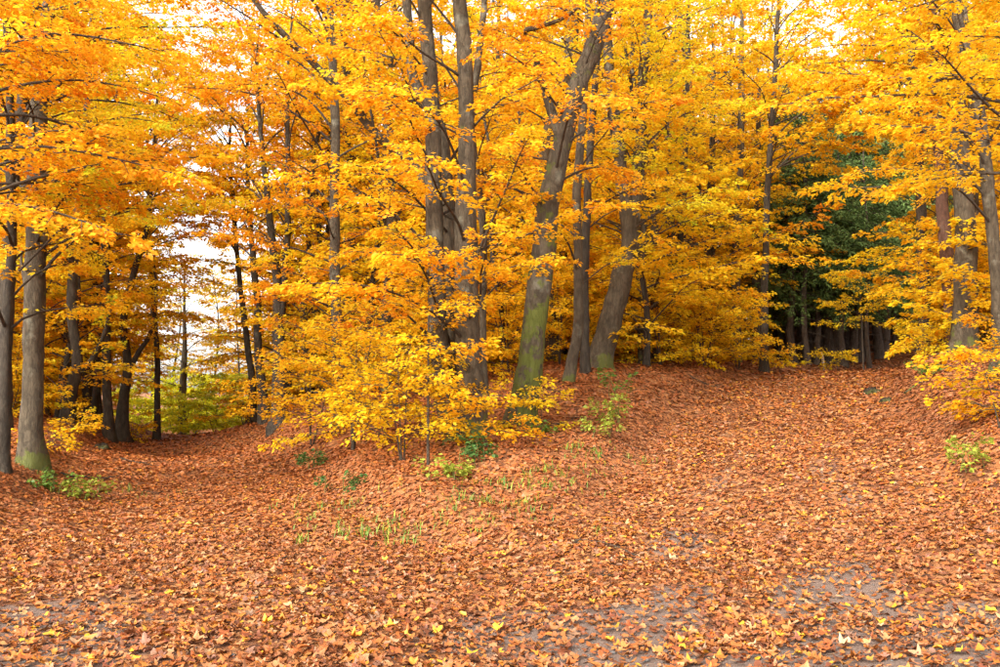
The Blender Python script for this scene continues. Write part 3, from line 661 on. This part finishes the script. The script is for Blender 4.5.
# yellow undergrowth between the trunks
bush = [sapling('x', 500, 360, 40, 3.2, 44, 1.9, (6, 2, .2, 3, .3), 501, leaf=.12, nleaf=24, low=.02), sapling('x', 500, 360, 41, 2.6, 40, 1.8, (4, 1, .1, 5, .6), 502, leaf=.12, nleaf=24, low=.02)]
BL = ['golden beech bush', 'lemon-yellow beech bush']; bn = 0
for it in range(3000):
    y = q.uniform(22, 62); x = q.uniform(-.6, .6) * y; u = 500 + F * x / y
    if dpath(x, y, LEFT) < 3.2 or dpath(x, y, RIGHT) < 3.6 or (125 < u < 262 and y > 30) or math.hypot(x + 16, y - 50) < 13 or (735 < u < 950 and y > 27) or (y < 27 and 240 < u < 960) or (y < 34 and 40 < u < 170): continue
    if any((x - a_) ** 2 + (y - b_) ** 2 < 4.4 for a_, b_ in placed[-bn:] if bn): continue
    placed.append((x, y)); k = bn % 2; o = bush[k] if bn < 2 else copy_tree(bush[k]); s_ = q.uniform(.7, 1.25)
    o.location = (x, y, gz1(x, y)); o.rotation_euler = (0, 0, q.uniform(0, TAU)); o.scale = (s_, s_, s_ * q.uniform(.85, 1.1))
    key = 'level' if x < np.interp(y, LEFT[:, 1], LEFT[:, 0]) else ('rise' if x > np.interp(y, RIGHT[:, 1], RIGHT[:, 0]) else 'mid')
    tag(o, BL[k] + {'level': ' among trunks beyond the level track verge', 'mid': ' among trunks in the woods between the tracks', 'rise': ' among trunks above the rising path bank'}[key], 'bush', BL[k] + ' undergrowth ' + key)
    bn += 1
    if bn >= 95: break

# ------------------------------------------------------------------ spruces
def spruce_proto(seed, hgt, r, clear, gloss=1.0):
    q = np.random.default_rng(seed); root = empty('spruce_tree', (0, 0, 0))
    pf = np.array([(0, 0, -.3)] + [(q.normal(0, .04), q.normal(0, .04), hgt * k / 8) for k in range(9)]); rad = np.concatenate([[r * 1.15], np.linspace(r, .02, 9)])
    pf, rf = resample(pf, rad, .6)
    MB().tube(pf, rf, 9, rough=.03, flare=.4, seed=seed).build('trunk', M_SPRUCE, root)
    bw_ = MB(); rows = []
    h = .9; a = 0
    while h < hgt - .4:
        live = h > clear
        for k in range(4 if live else 2):
            a += 2.4 + q.normal(0, .3); f = max(0, (h - clear) / (hgt - clear))
            L = (2.5 * (1 - f) + .25) * q.uniform(.75, 1.1) if live else q.uniform(.4, 1.3)
            e = R(-5 if live else -12) + q.normal(0, .08)
            pts = limb_path((0, 0, h), a, e, L, q, sag=.0, n=5); pts[:, 2] -= np.linspace(0, 1, 5) ** 2 * .28 * L * (1 if live else .4)
            bw_.tube(pts, np.linspace(.012 + .006 * L, .004, 5), 4, cap=False)
            if live:
                r_, _ = limb_sprays(pts, q, .12, .16, .62); rows += r_
        h += q.uniform(.26, .4) if live else q.uniform(.3, .6)
    bw_.build('branchwork', M_SPRUCE, root, kind='stuff')
    me = leaf_mesh('crown', np.array(rows), (1, 0, 0, 0, 0), .17, q, 16, jit=.5, droop=.35, slim=.26)
    c = np.empty(len(me.vertices) * 4, np.float32); at = me.attributes['tint']; at.data.foreach_get('color', c); c = c.reshape(-1, 4)
    v = np.repeat(q.uniform(.55, 1.35, len(c) // 4), 4)[:, None]; c[:, :3] = np.array([(.125, .185, .05)]) * v; at.data.foreach_set('color', c.ravel())
    link('crown', me, M_NEEDLE, root); return root
sp = [spruce_proto(201, 11, .15, 2.6), spruce_proto(202, 12, .19, 3.8), spruce_proto(203, 10, .11, 3.2), spruce_proto(204, 10, .14, .3)]
usd = set(); q = np.random.default_rng(9); spots = []
for row, (Y, us) in enumerate([(37, (792, 806, 818, 843, 871, 893)), (39.5, (785, 800, 812, 826, 835, 850, 862, 880, 888)), (43, (780, 795, 809, 820, 832, 846, 857, 868, 884, 897)),
                               (47, (776, 790, 803, 815, 829, 840, 852, 866, 878, 892, 905, 925)), (52, (780, 800, 818, 836, 855, 875, 895, 912, 935)), (58, (785, 810, 835, 860, 885, 910, 930)), (41, (928, 938)), (63, (770, 782, 795, 808, 822, 836, 850, 863, 877, 890, 904, 918)), (67, (765, 776, 788, 801, 815, 829, 843, 856, 870, 884, 897, 911))]):
    for u in us:
        Yj = Y + q.normal(0, .5); spots.append(((u + q.normal(0, 2) - 500) / F * Yj, Yj, row))
for i, (x, y, row) in enumerate(spots):
    if dpath(x, y, RIGHT) < 1.9: continue
    k = int(q.integers(0, 3)) if row < 7 else 3; o = sp[k] if k not in usd else copy_tree(sp[k]); usd.add(k)
    s = q.uniform(.85, 1.12); o.location = (x, y, gz1(x, y)); o.rotation_euler = (0, 0, q.uniform(0, TAU)); o.scale = (s, s, s)
    lb = ['dark spruce with bare lower trunk', 'stout dark spruce with high bare trunk', 'thin dark spruce with bare trunk', 'spruce branched down to the ground'][k]; tag(o, lb + ' in the stand beyond the rising path', 'tree', lb + 's beyond the rising path')

# ------------------------------------------------------------------ fallen leaves
def maple_outline(q):
    ang = np.array([-90, -62, -38, -18, 8, 30, 52, 70, 90, 110, 128, 150, 172, 198, 218, 242]); rr = np.array([.42, .62, .40, .72, .98, .55, .62, .95, 1.12, .95, .62, .55, .98, .72, .40, .62])
    t = np.radians(ang + q.normal(0, 3, 16)); r = rr * q.uniform(.88, 1.1, 16)
    return np.stack([r * np.cos(t), r * np.sin(t)], 1) * .5
def oval_outline(q, k=10):
    t = np.arange(k) / k * TAU + q.normal(0, .12, k); w = q.uniform(.26, .42)
    return np.stack([np.sin(t) * w * (1 - .12 * np.cos(t)), -np.cos(t) * .52], 1)
def leaf_tpl(kind, q):
    o = maple_outline(q) if kind == 'maple' else oval_outline(q, {'oval': 10, 'small': 6}[kind])
    V = np.vstack([[0, 0], o]); n = len(o)
    x, y = V[:, 0], V[:, 1]
    k1, k2, k3 = q.uniform(-.4, 1.0), q.uniform(-.4, .9), q.normal(0, .45)
    z = k1 * x * x * 1.6 + k2 * y * y + k3 * x * y + q.normal(0, .05, len(V)) + .10 * np.abs(x) * q.uniform(-.5, 1.5)
    T = np.array([(0, 1 + i, 1 + (i + 1) % n) for i in range(n)])
    return np.column_stack([V, z - z.min() * .6]), T
qq = np.random.default_rng(77)
TP_M = [leaf_tpl('maple', qq) for _ in range(14)]; TP_O = [leaf_tpl('oval', qq) for _ in range(14)]; TP_S = [leaf_tpl('small', qq) for _ in range(12)]
FP = np.array([(.42, .145, .032), (.34, .09, .016), (.43, .18, .066), (.17, .05, .018), (.50, .27, .13), (.70, .34, .02), (.56, .175, .016), (.27, .14, .08)])
FN = ['tan', 'russet', 'pinkish tan', 'dark brown', 'pale beige', 'bright yellow', 'orange', 'grey-brown']
FW = np.array([.25, .22, .15, .19, .05, .03, .08, .05]); FW /= FW.sum()
def density_keep(x, y, q, lo=.36):
    return q.uniform(0, 1, len(x)) < 1 - (1 - lo) * bareness(x, y)
def place_leaves(x, y, size, tpls, q, lift=.0, tilt=.24):
    """returns vertex, loop and colour arrays of leaves lying on the ground"""
    Vs, Ls, Cs = [], [], []; base = 0; n = len(x)
    e = .15; z = gz(x, y); nx_ = (gz(x + e, y) - z) / e; ny_ = (gz(x, y + e) - z) / e
    nor = np.stack([-nx_, -ny_, np.ones(n)], 1) + q.normal(0, tilt, (n, 3)) * [1, 1, 0]; nor = unit(nor)
    a = q.uniform(0, TAU, n); hx = np.stack([np.cos(a), np.sin(a), np.zeros(n)], 1); hx = unit(hx - (hx * nor).sum(1, keepdims=True) * nor); hy = np.cross(nor, hx)
    ci = q.choice(8, n, p=FW); deep = y > 14
    c = FP[ci] * q.uniform(.55, 1.08, (n, 1)); c = c * (1 + q.normal(0, .06, (n, 3)))
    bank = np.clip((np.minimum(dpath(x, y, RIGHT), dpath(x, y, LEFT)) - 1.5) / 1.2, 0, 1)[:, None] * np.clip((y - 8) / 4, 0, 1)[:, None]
    c = c * (1 - .5 * bank) + .5 * bank * np.array([.29, .08, .02])      # untrodden bank litter is redder; extra tint paints the slope shading soft light hides
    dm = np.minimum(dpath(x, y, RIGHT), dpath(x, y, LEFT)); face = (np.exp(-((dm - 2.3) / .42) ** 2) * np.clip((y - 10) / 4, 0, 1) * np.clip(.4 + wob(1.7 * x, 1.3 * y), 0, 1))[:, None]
    c = c * (1 - .5 * face) + .5 * face * np.array([.15, .05, .018])      # earthy litter on the little bank faces, darkened so the edges show
    damp = np.clip(wob(.9 * x + 3, .7 * y) * .7 + wob(2.3 * x, 2.1 * y + 5) * .5 - .25, 0, 1)[:, None]   # damp, browner drifts and dry, paler ones
    c = c * (1 - .5 * damp) + .5 * damp * np.array([.22, .066, .02])
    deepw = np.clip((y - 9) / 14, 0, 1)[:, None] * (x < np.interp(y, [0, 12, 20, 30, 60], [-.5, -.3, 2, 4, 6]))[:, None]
    c = c * (1 - .5 * deepw) + deepw * .5 * np.array([.33, .092, .02])  # redder litter on the level track side, its colour also deepened for weaker skylight
    t = q.integers(0, len(tpls), n); lz = q.uniform(.004, .03, n) + lift
    for k, (V, T) in enumerate(tpls):
        s = np.where(t == k)[0]
        if not len(s): continue
        sz = size[s][:, None, None]
        W = np.stack([x[s], y[s], z[s] + lz[s]], 1)[:, None] + sz * (V[None, :, 0:1] * hx[s][:, None] + V[None, :, 1:2] * hy[s][:, None] + V[None, :, 2:3] * nor[s][:, None])
        m = len(V); Vs.append(W.reshape(-1, 3)); Ls.append((T[None] + (np.arange(len(s)) * m)[:, None, None] + base).reshape(-1)); Cs.append(np.repeat(c[s], m, 0)); base += len(s) * m
    return np.concatenate(Vs), np.concatenate(Ls), np.concatenate(Cs)
def band(y0, y1, dens, q, tight=.56):
    A = (y1 - y0) * ((y0 + y1) * tight + 3); n = int(A * dens)
    y = q.uniform(y0, y1, n * 2); x = q.uniform(-1, 1, n * 2) * (y1 * tight + 1.5); k = np.abs(x) < y * tight + 1.5
    x, y = x[k][:n], y[k][:n]; s = density_keep(x, y, q); return x[s], y[s]
ql = np.random.default_rng(21)
parts = []
for y0, y1, dens, tp, smin, smax in [(4.6, 7, 380, TP_M, .04, .105), (4.6, 7, 420, TP_S, .03, .065), (7, 11, 210, TP_M, .045, .09), (7, 11, 470, TP_S, .035, .072), (11, 18, 400, TP_S, .045, .082), (18, 28, 200, TP_S, .06, .105), (28, 44, 70, TP_S, .10, .17)]:
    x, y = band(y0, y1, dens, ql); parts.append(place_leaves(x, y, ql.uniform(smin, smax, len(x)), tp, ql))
off = 0; LV, LL, LC = [], [], []
for V, L_, C_ in parts: LV.append(V); LL.append(L_ + off); LC.append(C_); off += len(V)
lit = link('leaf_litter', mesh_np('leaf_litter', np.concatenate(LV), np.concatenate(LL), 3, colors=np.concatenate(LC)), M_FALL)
tag(lit, 'deep litter of tan and russet fallen leaves covering tracks and banks', 'leaf litter', kind='stuff')

# the 300 nearest leaves, each its own object
qs = np.random.default_rng(33)
singles = [mesh_np('fallen_leaf', V, T.ravel(), 3) for V, T in (TP_M + TP_O[:5])]
for m_ in singles: m_.materials.append(M_FALL1)
sx, sy = [], []
while len(sx) < 300:
    y = qs.uniform(5.6, 7.2); x = qs.uniform(-.54, .54) * y
    if qs.uniform() < 1 - .35 * bareness(x, y): sx.append(x); sy.append(y)
sx, sy = np.array(sx), np.array(sy); sz_ = gz(sx, sy)
ci = qs.choice(8, 300, p=np.array([.22, .17, .2, .13, .1, .07, .08, .03]))
for i in range(300):
    k = int(qs.integers(0, len(singles))); o = bpy.data.objects.new('fallen_leaf', singles[k]); col.objects.link(o)
    s = qs.uniform(.065, .11); o.scale = (s, s, s * qs.uniform(.8, 1.3)); o.location = (sx[i], sy[i], sz_[i] + qs.uniform(.012, .035)); o.rotation_euler = (qs.normal(0, .2), qs.normal(0, .2), qs.uniform(0, TAU))
    c = FP[ci[i]] * qs.uniform(.8, 1.15); o.color = (*c, 1)
    nm = FN[ci[i]]; tag(o, f'curled {nm} {"lobed" if k < 14 else "oval"} fallen leaf lying on the track at the road fork', 'leaf', f'{nm} fallen leaves at the road fork')

# ------------------------------------------------------------------ small plants, grass, twigs, stones
def plant(label, u, v, Y, n, h, seed, c0, name='seedling', group=None):
    """leafy green seedling: a few stems with paired leaves"""
    q = np.random.default_rng(seed); b = P(u, v, Y); b[2] = gz1(b[0], b[1]); root = empty(name, b); rows = []
    for k in range(n):
        a = q.uniform(0, TAU); hh = h * q.uniform(.6, 1.1); t = q.uniform(.1, .5) * hh; ox, oy = q.normal(0, .16, 2)
        pts = np.array([(ox, oy, -.03), (ox + t * .4 * math.sin(a), oy + t * .4 * math.cos(a), hh * .5), (ox + t * math.sin(a), oy + t * math.cos(a), hh)])
        MB().tube(pts, (.006, .005, .002), 4).build('stem', M_GREEN_STEM, root)
        for f in (.5, .75, 1):
            p = pts[0] * (1 - f) + pts[2] * f
            for s in range(1):
                aa = q.uniform(0, TAU); rows.append((*p, math.sin(aa), math.cos(aa), q.uniform(-.1, .4), .2))
    me = leaf_mesh('foliage', np.array(rows), (0, 0, 0, 1, 4), .075, q, 16, slim=.75); me_c(me, c0, q)
    link('foliage', me, M_GREEN, root); return tag(root, label, 'plant', group)
def me_c(me, c0, q):
    at = me.attributes['tint']; n = len(me.vertices); c = np.ones((n, 4), np.float32); v = np.repeat(q.uniform(.7, 1.25, n // 4), 4)[:, None]
    c[:, :3] = np.array(c0) * v; at.data.foreach_set('color', c.ravel())
M_GREEN_STEM = bark_material('green_stem', (.08, .10, .02), (.18, .20, .05))
G1, G2, G3 = (.13, .22, .03), (.30, .34, .04), (.07, .14, .03)
plant('pale green leafy seedling clump standing in the litter on the open bank', 618, 437, 17, 6, .45, 301, G2)
plant('upright green seedling in front of the knotted beech', 620, 410, 19.5, 4, .7, 302, G1)
plant('low light green plant on the bank slope facing the road fork', 590, 456, 15.6, 4, .28, 303, G2)
plant('dark green bramble patch below the triple-stemmed beech', 478, 482, 13.8, 6, .28, 304, G3)
plant('yellow-green seedling at the slope foot below the golden bush', 452, 492, 13.2, 5, .25, 305, G2)
plant('small green plant under the golden thicket by the level track', 345, 492, 14, 4, .25, 306, G3)
plant('green sprig on the leafy bank slope near the mossy beech', 545, 452, 16, 3, .22, 307, G1)
plant('green and yellow weed tuft on the bank beside the rising path', 985, 478, 11.2, 5, .35, 308, G2)
plant('little green weed by the exposed earth of the bank', 935, 392, 20.5, 4, .22, 309, G1)
plant('yellow-green weeds on the verge beside the level track', 85, 492, 15.0, 7, .28, 310, G2)
plant('green weed at the foot of the thick grey beech', 50, 490, 14.8, 4, .25, 311, G1)
plant('small green fern-like tuft on the slope above the path fork', 315, 470, 17.5, 5, .28, 312, G3)
# grass blades in the litter at the tip of the bank
qg = np.random.default_rng(55); n = 900
cxs = np.array([(430, 534, 11.0, .55), (400, 528, 11.3, .5), (470, 520, 11.5, .5), (365, 538, 10.8, .4), (560, 492, 12.9, .4), (510, 508, 12.2, .5), (600, 470, 14.5, .5), (90, 486, 15.5, .6), (330, 508, 12.8, .5)])
pick = qg.integers(0, len(cxs), n); gp = np.array([P(*c[:3])[:2] for c in cxs])[pick] + qg.normal(0, 1, (n, 2)) * cxs[pick, 3:4] * [1, .8]
cl = qg.integers(0, 130, n); cc = gp[:130]; gp = np.where(qg.uniform(size=(n, 1)) < .75, cc[cl] + qg.normal(0, .045, (n, 2)), gp)
gb = np.column_stack([gp, gz(gp[:, 0], gp[:, 1])]); a = qg.uniform(0, TAU, n); hl = qg.uniform(.05, .13, n)[:, None]
ld = np.stack([np.cos(a), np.sin(a), np.zeros(n)], 1); sdv = np.stack([-np.sin(a), np.cos(a), np.zeros(n)], 1); up = np.array([0, 0, 1.0])
w_ = .006; v0 = gb - sdv * w_; v1 = gb + sdv * w_; v2 = gb + ld * hl * .25 + up * hl * .75 + sdv * w_ * .8; v3 = gb + ld * hl * .25 + up * hl * .75 - sdv * w_ * .8; v4 = gb + ld * hl * .75 + up * hl * 1.0
V = np.stack([v0, v1, v2, v3, v4], 1).reshape(-1, 3); bi = np.arange(n)[:, None] * 5
L_ = (bi + np.array([[0, 1, 2, 0, 2, 3, 3, 2, 4]])).ravel()
cg = np.repeat(np.where(qg.uniform(size=(n, 1)) < .3, [G2], [G1]) * qg.uniform(.7, 1.3, (n, 1)), 5, 0)
tag(link('grass', mesh_np('grass', V, L_, 3, colors=cg), M_GREEN), 'sparse green grass blades poking through litter at the bank tip', 'grass', kind='stuff')

def twig_thing(label, p0, p1, r, seed, mat, name='fallen_twig', forks=2):
    q = np.random.default_rng(seed); a = np.array(p0, float); b = np.array(p1, float); n = 7
    pts = np.array([a + (b - a) * t for t in np.linspace(0, 1, n)]); pts[1:-1] += q.normal(0, .03, (n - 2, 3)) * [1, 1, .3]
    pts[:, 2] = gz(pts[:, 0], pts[:, 1]) + .02 + r
    root = empty(name, pts[0]); o = pts[0].copy()
    MB().tube(pts - o, np.linspace(r, r * .4, n), 6).build('stick', mat, root)
    for k in range(forks):
        i = int(q.integers(2, n - 1)); d = unit(b - a); sd2 = np.array([-d[1], d[0], 0]) * q.choice([-1, 1]); e = pts[i] + (d * .7 + sd2) * q.uniform(.12, .35) + [0, 0, .03]
        MB().tube(np.array([pts[i], (pts[i] + e) / 2 + [0, 0, .01], e]) - o, (r * .6, r * .45, r * .2), 5).build('side_twig', mat, root)
    tag(root, label, 'twig', 'thin twigs strewn in the leaf litter' if seed >= 700 else None)
twig_thing('thin dark fallen twig on the verge beside the level track', P(120, 462, 20), P(160, 466, 19.5), .014, 401, M_DARK)
twig_thing('long fallen branch lying at the foot of the thick grey beech', P(60, 486, 16), P(110, 480, 16.5), .02, 402, M_TWIG)
twig_thing('short grey twig on the bank slope below the mossy beech', P(590, 430, 18), P(565, 445, 16.8), .012, 403, M_TWIG)
twig_thing('forked dead branch on the bank above the rising path', P(690, 385, 24), P(735, 388, 24.2), .016, 404, M_TWIG)
twig_thing('mossy fallen branch along the bank edge by the rising path', P(905, 400, 19.5), P(950, 380, 20.5), .025, 405, M_MOSSY)
qt = np.random.default_rng(88)
for i in range(26):
    y = qt.uniform(7.5, 20); x = qt.uniform(-.5, .5) * y; a = qt.uniform(0, TAU); l = qt.uniform(.25, .8)
    twig_thing('thin brown fallen twig half buried in the leaf litter', (x, y, 0), (x + l * math.cos(a), y + l * math.sin(a), 0), qt.uniform(.004, .009), 700 + i, M_TWIG, forks=int(qt.integers(0, 3)))
# splintered stake before the spruces
b = P(825, 374, 34); b[2] = gz1(b[0], b[1]); root = empty('wooden_stake', b)
MB().tube([(0, 0, -.1), (-.03, 0, .3), (-.09, 0, .68)], (.045, .043, .04), 7, rough=.05).build('post', M_RAW, root)
MB().tube([(-.09, 0, .66), (-.11, 0, .74), (-.125, .01, .80)], (.036, .022, .004), 5).build('splinter', M_RAW, root)
tag(root, 'pale broken wooden stake leaning before the spruces', 'stake')

# mossy clods of earth; the bank pair stands in, darkened, for small dark holes
def clod(label, u, v, Y, r, seed):
    q = np.random.default_rng(seed); b = P(u, v, Y); b[2] = gz1(b[0], b[1]) + r * .15
    th = np.linspace(0, math.pi, 9)[:, None]; ph = np.arange(14)[None] * TAU / 14; p = q.uniform(0, TAU, 6)
    rr = r * (1 + .22 * np.sin(3 * ph + 2 * th + p[0]) + .16 * np.sin(5 * ph - 3 * th + p[1]) + .1 * np.sin(2 * ph + 7 * th + p[2]))
    V = np.stack([rr * np.sin(th) * np.cos(ph) * 1.25, rr * np.sin(th) * np.sin(ph), rr * np.cos(th) * .75 + 0 * ph], -1).reshape(-1, 3)
    i = np.arange(8)[:, None] * 14; j = np.arange(14)[None]; j2 = (j + 1) % 14
    o = link('earth_clod', mesh_np('earth_clod', V, np.stack([i + j, i + 14 + j, i + 14 + j2, i + j2], -1).reshape(-1), 4, smooth=True), M_CLOD); o.location = b
    tag(o, label, 'earth clod')
M_CLOD = bark_material('clod_earth', (.018, .012, .008), (.06, .042, .026), moss=.35, mossh=.3, stretch=1)
clod('larger dark mossy clod of earth standing in for a hole at the bank edge of the rising path', 872, 391, 22, .15, 601)
clod('smaller dark mossy clod of earth standing in for a hole lower on the bank edge', 886, 405, 20, .10, 602)
clod('dark clod of earth among weeds beside the level track', 102, 452, 22, .15, 603)

# pebbles on the bare gravel
qp = np.random.default_rng(66); n = 2600; py_ = qp.uniform(5, 10.5, n); px_ = qp.uniform(-.56, .56, n) * py_; k = qp.uniform(size=n) < bareness(px_, py_) * 1.1 + .05
px_, py_ = px_[k], py_[k]; n = len(px_); pz_ = gz(px_, py_)
oc = np.array([(1, 0, 0), (0, 1, 0), (-1, 0, 0), (0, -1, 0), (0, 0, 1), (0, 0, -1), (.7, .7, .35), (-.7, .7, .3), (-.7, -.7, .35), (.7, -.7, .3)], float)
tri = np.array([(0, 6, 4), (6, 1, 4), (1, 7, 4), (7, 2, 4), (2, 8, 4), (8, 3, 4), (3, 9, 4), (9, 0, 4), (0, 5, 6), (6, 5, 1), (1, 5, 7), (7, 5, 2), (2, 5, 8), (8, 5, 3), (3, 5, 9), (9, 5, 0)])
V = oc[None] * qp.uniform(.75, 1.25, (n, 10, 3)) * (qp.uniform(.004, .013, (n, 1, 1)) * np.where(qp.uniform(size=(n, 1, 1)) < .03, 2.2, 1)) * [1, 1, .6] + np.stack([px_, py_, pz_ + .002], 1)[:, None]
L_ = (tri[None] + (np.arange(n) * 10)[:, None, None]).ravel()
tag(link('gravel', mesh_np('gravel', V.reshape(-1, 3), L_, 3), M_STONE), 'small grey gravel stones on the bare track at the road fork', 'gravel', kind='stuff')
